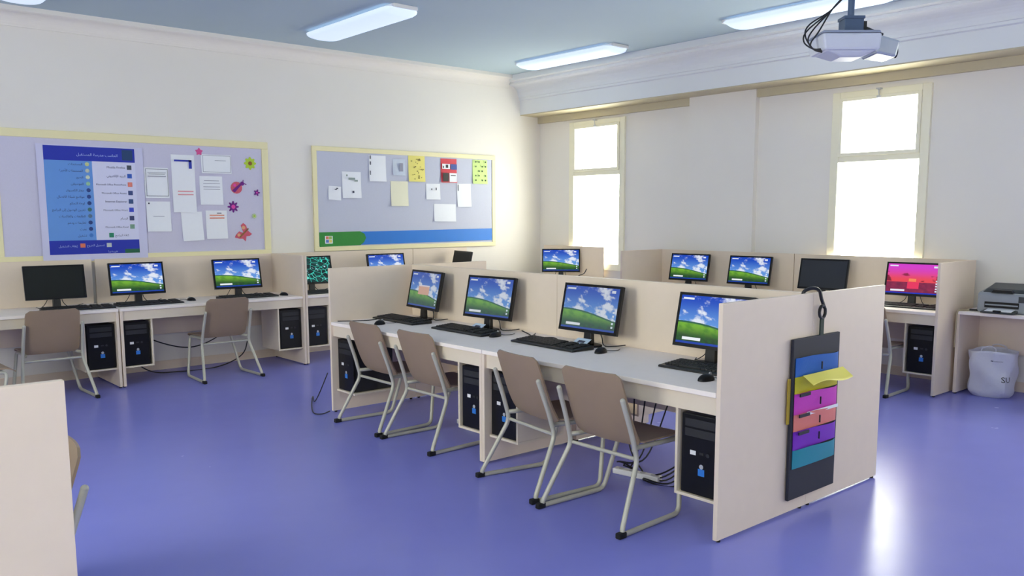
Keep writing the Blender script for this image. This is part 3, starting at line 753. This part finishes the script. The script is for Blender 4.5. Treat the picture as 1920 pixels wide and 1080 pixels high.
# --- big menu poster
PX = -5.965
t = thing('menu_poster', 'big blue and white computer menu poster on a white backing sheet', 'poster', (PX, YP, 0))
def pbox(name, m, a, b, z0, z1, y0, y1, par=t): return MB().box(a, b, y0, y1, z0, z1).obj(name, m, par)
pbox('backing_sheet', mat('lilac_white_card', (206, 206, 236), .7, var=.02), -.46, .50, 1.155, 2.262, -.012, -.0095)
navy = mat('poster_navy', (18, 42, 170), .5, var=.04); sky = mat('poster_light_blue', (98, 150, 222), .5, var=.04); wht = mat('poster_white', (214, 216, 244), .5, var=.02)
dkb = mat('poster_dark_green_blue', (14, 60, 110), .5); grn = mat('poster_green', (20, 96, 66), .5)
pbox('header_band', navy, -.40, .42, 2.115, 2.25, -.0128, -.012); pbox('footer_band', navy, -.40, .42, 1.222, 1.355, -.0128, -.012)
pbox('light_blue_column', sky, -.40, .02, 1.355, 2.115, -.0128, -.012); pbox('white_column', wht, .02, .42, 1.355, 2.115, -.0128, -.012)
pbox('picture_square', dkb, .30, .40, 2.135, 2.235, -.0136, -.0128); pbox('green_corner', grn, .28, .42, 1.222, 1.262, -.0136, -.0128)
yt = -.0137
pwi = mat('poster_pale_ink', (170, 190, 240), .5)
for a, x, z, q in ((ar('مدرسة المستقبل')+' '+ar('الحاسب'), .26, 2.165, .036), (ar('إيقاف التشغيل'), -.155, 1.292, .028), (ar('تسجيل الخروج'), .09, 1.296, .028), (ar('قائمة ابدأ'), .21, 1.232, .022)):
    MB().text(a, x, z, q, 'RIGHT', yt).obj('white_writing', pwi, t)
dki = mat('poster_dark_ink', (22, 34, 96), .5)
left = ['المستندات', 'المستندات الأخيرة', 'الصور', 'الموسيقى', 'جهاز الكمبيوتر', 'مواضع شبكة الاتصال', 'لوحة التحكم', 'تعيين الوصول إلى البرامج', 'الطابعات والفاكسات', 'تعليمات ودعم', 'بحث', 'تشغيل']
rightc = ['Mozilla Firefox', ar('تثبيت')+' OPPO '+ar('بريد'), 'Microsoft Office PowerPoint', 'Microsoft Office Access', 'Internet Explorer', 'Microsoft Office Word', ar('الرسام'), 'Microsoft Office Excel', ar('كافة البرامج')]
rightc[1] = ar('البريد الإلكتروني')
iconc = [(70, 80, 96), (40, 90, 190), (226, 130, 120), (50, 70, 130), (50, 80, 130), (50, 70, 200), (50, 60, 110), (120, 160, 140), (30, 130, 100)]
zl = [2.085-.062*i for i in range(12)]
for i, s in enumerate(left): MB().text(ar(s), -.065, zl[i]-.012, .029, 'RIGHT', yt).obj('menu_writing', dki, t)
zr = [2.065-.083*i for i in range(9)]
for i, s in enumerate(rightc): MB().text(s, .325, zr[i]-.012, .024 if i in (2, 3, 5, 7) else .029, 'RIGHT', yt).obj('menu_writing', dki, t)
for i, z in enumerate(zl):
    c = [(200, 210, 150), (190, 196, 180), (196, 210, 190), (150, 200, 160), (40, 70, 140), (40, 70, 140), (30, 60, 130), (60, 110, 110), (90, 120, 150), (30, 60, 130), (30, 60, 130), (60, 120, 200)][i]
    MB().cyl((-.025, z), .019, yt-.0006, yt, 'y', 14).obj('menu_icon', mat('icon_l%d' % i, c, .5, var=.3, scale=60), t)
for i, z in enumerate(zr):
    xx = .362 if i < 8 else .16
    MB().box(xx-.022, xx+.022, yt-.0006, yt, z-.022, z+.022).obj('menu_icon', mat('icon_r%d' % i, iconc[i], .5, var=.3, scale=60), t, bevel=.006)
MB().box(.11, .155, yt-.0006, yt, 1.285, 1.325).obj('menu_icon', mat('icon_grey', (190, 200, 200), .5), t); MB().box(-.13, -.085, yt-.0006, yt, 1.285, 1.325).obj('menu_icon', mat('icon_orange', (226, 120, 90), .5), t)

# --- sheets on the left board
o = sheet('white sheet with a thin dark border, left of the tall paper strip', -5.46, -5.22, 1.77, 2.075)
prints(o, M['ink'], [(-.11, .11, .135, .139), (-.11, -.106, -.13, .135), (.106, .11, -.13, .135), (-.11, .11, -.134, -.13), (-.08, .08, .085, .089)], dy=-.019); prints(o, mat('grey_line', (150, 152, 170), .8), [(-.09, .09, .10, .104), (-.09, .09, .06, .068)], 'faint_lines')
o = sheet('plain white sheet below the dark bordered one', -5.455, -5.215, 1.43, 1.735); prints(o, mat('grey_line', (150, 152, 170), .8), [(-.06, .05, .0, .004)], 'faint_line'); prints(o, M['ink'], [(-.105, -.09, .125, .14)], 'pin')
o = sheet('tall white paper strip with a navy corner mark and pink lines', -5.185, -4.945, 1.625, 2.215); prints(o, navy, [(-.095, .08, .225, .243), (.055, .085, .155, .243)], 'navy_corner'); prints(o, M['pinkink'], [(-.07, .09, -.085, -.073), (-.07, .09, -.118, -.106)], 'pink_lines')
o = sheet('landscape white sheet with a grey border near the pink star', -4.875, -4.55, 2.035, 2.23); prints(o, mat('grey_line', (150, 152, 170), .8), [(-.15, .15, .085, .089), (-.15, .15, -.085, -.081), (-.15, -.146, -.085, .085), (.146, .15, -.085, .085), (-.02, .10, .035, .04)], 'grey_border')
o = sheet('white sheet with grey text lines, right of the tall strip', -4.90, -4.655, 1.705, 2.005); prints(o, mat('grey_line', (150, 152, 170), .8), [(-.08, .08, .10, .105), (-.09, .09, .07, .075), (-.09, .09, .035, .041), (-.09, .09, .01, .015)], 'text_lines')
o = sheet('blank white sheet under the tall strip, slightly tilted', -5.105, -4.885, 1.33, 1.63, ang=-2)
o = sheet('white sheet with orange lines at its top', -4.85, -4.62, 1.345, 1.645); prints(o, M['orangeink'], [(-.08, .08, .095, .105), (-.08, .08, .065, .075)], 'orange_lines'); prints(o, M['ink'], [(.0, .05, .118, .126)], 'dark_line')
# --- paper decorations
def decor(name, label, x, z, parts):
    t = thing(name, label, 'paper decoration', (x, YP, z), 0, 'paper decorations on the left board')
    for nm, m, poly, dy in parts: MB().prism(poly, 'y', -.004-dy, -.001-dy).obj(nm, m, t)
def star(n, r1, r2, ph=0):
    return [((r1 if k % 2 == 0 else r2)*math.cos(ph+math.pi*k/n), (r1 if k % 2 == 0 else r2)*math.sin(ph+math.pi*k/n)) for k in range(2*n)]
def disc(r, cx=0, cz=0, n=16): return [(cx+r*math.cos(2*math.pi*k/n), cz+r*math.sin(2*math.pi*k/n)) for k in range(n)]
def petals(n, r, d):
    return [((r+d*math.cos(n*a))*math.cos(a), (r+d*math.cos(n*a))*math.sin(a)) for a in [2*math.pi*k/(n*8) for k in range(n*8)]]
pk = mat('pink_card', (216, 84, 150), .7, var=.05); lg = mat('lime_card', (176, 206, 60), .7, var=.1); br = mat('brown_card', (140, 96, 50), .7); pu = mat('purple_card', (110, 24, 130), .7, var=.08)
hp = mat('hot_pink_card', (224, 70, 170), .7); rd = mat('rose_card', (206, 90, 110), .7, var=.2, scale=50); lm = mat('pale_green_card', (188, 208, 160), .7, var=.05)
decor('paper_star', 'small pink paper star on the top edge of the left board', -4.89, 2.255, [('star', pk, star(5, .042, .026, .3), 0)])
decor('paper_flower', 'lime green paper flower in the upper right of the left board', -4.335, 2.155, [('petals', lg, petals(8, .06, .010), 0), ('center', br, disc(.022), .003)])
decor('paper_flower', 'purple paper flower with a pink centre above the butterfly', -4.545, 1.685, [('petals', pu, petals(8, .050, .014), 0), ('center', hp, disc(.022), .003)])
decor('paper_flower', 'tiny purple five petal flower at the right of the left board', -4.27, 1.84, [('petals', pu, petals(5, .028, .010), 0), ('center', hp, disc(.009), .003)])
decor('paper_flower', 'faint pale green paper dot flower beside the purple flower', -4.31, 1.585, [('petals', lm, petals(8, .026, .004), 0), ('center', lg, disc(.01), .003)])
decor('paper_ladybird', 'round rose pink paper ladybird with purple feelers', -4.50, 1.89, [('body', rd, disc(.064), 0), ('wing_stripe', pu, [(-.05, -.03), (-.02, -.05), (.055, .03), (.04, .045)], .003), ('head', pu, disc(.022, .066, .045), .002), ('feelers', pu, [(.07, .05), (.075, .085), (.082, .085), (.08, .055), (.115, .04), (.11, .032)], .001), ('spots', hp, disc(.016, -.02, .025), .003)])
wing = [(0, .0), (-.03, .085), (.0, .11), (.03, .085), (.045, .03), (.095, -.01), (.07, -.03), (.03, -.035), (.02, -.09), (-.01, -.06), (-.05, -.06), (-.10, -.045), (-.09, -.02), (-.05, .02)]
decor('paper_butterfly', 'rose and brown paper butterfly at the bottom right of the left board', -4.44, 1.40, [('wings', rd, wing, 0), ('body', br, [(-.05, -.035), (-.04, -.05), (.06, .045), (.05, .055)], .003), ('wing_spot', mat('peach_card', (226, 170, 130), .7), disc(.02, .0, .06), .003), ('wing_spot', mat('peach_card', (226, 170, 130), .7), disc(.018, -.055, -.02), .003)])

# --- second board
pale = mat('pale_yellow_paper', (232, 230, 206), .8, var=.02); yel = mat('yellow_paper', (236, 226, 130), .8, var=.03); lim = mat('lime_paper', (206, 232, 150), .8, var=.03); redp = mat('red_print', (214, 62, 78), .6, var=.08)
grl = mat('grey_line', (150, 152, 170), .8)
o = sheet('smallest white note at the far left of the strip board', -3.39, -3.225, 1.77, 1.93, ang=3); prints(o, M['ink'], [(.01, .035, .05, .062), (-.01, .02, .038, .048)], 'scribble')
o = sheet('white drawing with a grey leafy curve and a small dot', -3.205, -2.95, 1.795, 2.105); prints(o, mat('sage_ink', (150, 164, 160), .8), [(-.05, .04, .06, .085), (-.08, -.06, .10, .12), (.03, .075, .04, .06)], 'leaf_drawing'); prints(o, M['ink'], [(.0, .025, -.095, -.07)], 'dot')
o = sheet('white sheet with dark marks down its left edge', -2.835, -2.595, 2.0, 2.31); prints(o, M['ink'], [(-.115, -.10, .11, .15), (-.115, -.10, .04, .08), (-.115, -.104, -.08, -.03)], 'edge_marks')
o = sheet('small pale blue grey sketch sheet beside the yellow sheet', -2.495, -2.315, 2.08, 2.28, m=mat('blue_grey_paper', (200, 210, 226), .8, var=.08, scale=20)); prints(o, grl, [(.0, .05, -.05, .05)], 'shading')
o = sheet('yellow sheet covered with small doodles', -2.265, -2.015, 2.01, 2.33, m=yel)
random.seed(3); prints(o, mat('brown_doodle', (150, 140, 80), .8), [(x, x+random.uniform(.008, .022), z, z+random.uniform(.008, .018)) for x, z in [(random.uniform(-.10, .08), random.uniform(-.14, .13)) for _ in range(26)]], 'doodles')
o = sheet('plain cream sheet hanging below the yellow sheet', -2.53, -2.275, 1.705, 2.01, m=pale)
o = sheet('red magazine page with black and white pictures', -1.765, -1.51, 2.01, 2.315, m=redp); prints(o, M['paper'], [(-.115, .01, .02, .085), (.0, .12, -.145, -.03)], 'white_areas'); prints(o, M['black'], [(-.06, -.02, .035, .075), (-.105, -.09, .03, .06), (-.105, -.015, -.14, -.03), (.02, .10, -.065, -.055)], 'dark_pictures', -.0198); prints(o, mat('blue_print', (70, 90, 160), .7, var=.2, scale=50), [(.02, .12, .015, .085)], 'blue_picture', -.0196)
o = sheet('white note with two faint marks under the yellow and red sheets', -2.0, -1.78, 1.79, 1.99); prints(o, M['ink'], [(.03, .045, .02, .05), (-.04, -.025, .02, .04)], 'marks')
o = sheet('white sheet with a dark left corner, below the red page', -1.505, -1.275, 1.70, 2.0, ang=-1); prints(o, M['ink'], [(-.113, -.10, .06, .14)], 'corner_mark')
o = sheet('lime green sheet with rows of small dark drawings', -1.245, -.995, 2.005, 2.32, m=lim)
prints(o, mat('dark_green_ink', (70, 100, 70), .8), [(-.09+.055*a, -.07+.055*a, -.12+.06*b, -.10+.06*b) for a in range(4) for b in range(5) if (a+b*2) % 3 != 1], 'small_drawings')
o = sheet('landscape white sheet, lowest on the strip board', -1.88, -1.53, 1.51, 1.735, ang=1)
t = thing('taskbar_strip', 'blue paper strip with a green left end along the board bottom', 'paper strip', (-2.22, YP, 0))
blu = mat('bright_blue_paper', (8, 118, 214), .5, var=.05, scale=6); gre = mat('green_paper', (18, 134, 40), .5, var=.12, scale=5)
MB().prism([(-1.30, 1.235), (-1.30, 1.392), (1.30, 1.412), (1.30, 1.255)], 'y', -.006, -.002).obj('blue_strip', blu, t)
MB().prism([(-1.305, 1.225), (-1.305, 1.395), (-.76, 1.400), (-.70, 1.37), (-.68, 1.32), (-.71, 1.27), (-.76, 1.235)], 'y', -.009, -.006).obj('green_end', gre, t)
lg_ = [((214, 120, 90), -1.225, 1.31), ((150, 190, 90), -1.185, 1.31), ((70, 110, 190), -1.225, 1.27), ((232, 214, 110), -1.185, 1.27)]
MB().box(-1.235, -1.135, -.0100, -.009, 1.262, 1.352).obj('emblem_square', M['paper'], t)
for i, (c, a, z) in enumerate(lg_): MB().box(a+.002, a+.038, -.0108, -.0100, z+.003, z+.036).obj('emblem_patch', mat('emblem_%d' % i, c, .5), t)

# ---------------------------------------------------------------- loose cables and the power strip
def cord(name, label, pts, r=.004, m=None, cat='cable'):
    return tag(MB().tube(spline(pts, 8), r, 8).obj(name, m or M['cable'], smooth=True), label, cat)
cord('power_cable', 'thin black cable looping over the floor at the far left end of the island', [(-4.98, -2.70, .30), (-5.02, -2.62, .12), (-4.95, -2.40, .006), (-4.86, -2.20, .006), (-5.03, -2.50, .006), (-5.16, -2.78, .006), (-5.13, -2.86, .006), (-5.03, -2.81, .006)], .0045)
cord('power_cable', 'black cable sagging under the left desk of the pair', [(-5.70, -.10, .52), (-5.55, -.12, .36), (-5.2, -.14, .24), (-4.9, -.12, .30), (-4.7, -.10, .46)], .006)
cord('power_cable', 'black cable lying along the floor behind the left row chair', [(-5.85, -.06, .30), (-5.6, -.16, .05), (-5.3, -.20, .008), (-4.9, -.18, .008), (-4.6, -.12, .10), (-4.5, -.08, .30)], .006)
cord('data_cable', 'dark cable lying across the island desktop at its far end', [(-4.97, -2.87, D+.004), (-4.84, -2.95, D+.004), (-4.70, -2.98, D+.004), (-4.55, -2.88, D+.004)], .0035)
cord('data_cable', 'tangle of black cables between the second and third island monitors', [(-4.33, -4.38, D+.02), (-4.36, -4.50, D+.005), (-4.44, -4.60, D+.005), (-4.34, -4.72, D+.006), (-4.42, -4.82, D+.005), (-4.40, -4.60, D+.012), (-4.31, -4.50, D+.01)], .0045)
cord('data_cable', 'pale cable draped over the near corner of the printer table', [(-.40, -5.93, D+.005), (-.46, -5.90, D+.005), (-.525, -5.875, D+.006), (-.548, -5.87, D-.03), (-.55, -5.868, D-.16), (-.548, -5.865, D-.32)], .006, mat('beige_cable', (176, 160, 130), .6))
cord('data_cable', 'short black plug lead lying beside the printer', [(-.44, -5.93, D+.011), (-.43, -5.96, D+.011), (-.42, -6.0, D+.011)], .009)
cord('data_cable', 'black cable end sticking up at the far corner desk', [(-.40, -1.02, D+.01), (-.38, -1.06, D+.06), (-.36, -1.13, D+.09), (-.34, -1.16, D+.15)], .006)
for i, (a, lab) in enumerate([(-3.95, 'bundle of dark leads on the floor under the far half of the island'), (-5.6, 'bundle of dark leads on the floor under the near half of the island')]):
    c = MB()
    for k in range(5):
        c.tube(spline([(XS-.06, a+.3-.1*k, .50), (XS-.10-.03*k, a+.2-.06*k, .12), (XS-.2, a+.05*k, .01+.006*k), (XS-.32+.03*k, a-.12+.07*k, .01+.006*k), (XS-.25, a-.3+.04*k, .01+.006*k), (XS-.1, a-.35, .2)]), .005, 6)
    tag(c.obj('cable_bundle', M['cable'], smooth=True), lab, 'cables')
    t = thing('power_strip', ['white power strip on the floor under the far half of the island', 'white power strip on the floor under the near half of the island'][i], 'power strip', (XS-.28, a-.02, 0), R(80+20*i))
    MB().box(-.16, .16, -.027, .027, 0, .035).obj('housing', M['white'], t, bevel=.006)
    for k in range(4): MB().cyl((-.115+.075*k, 0), .017, .035, .037).obj('socket', M['silver'], t)
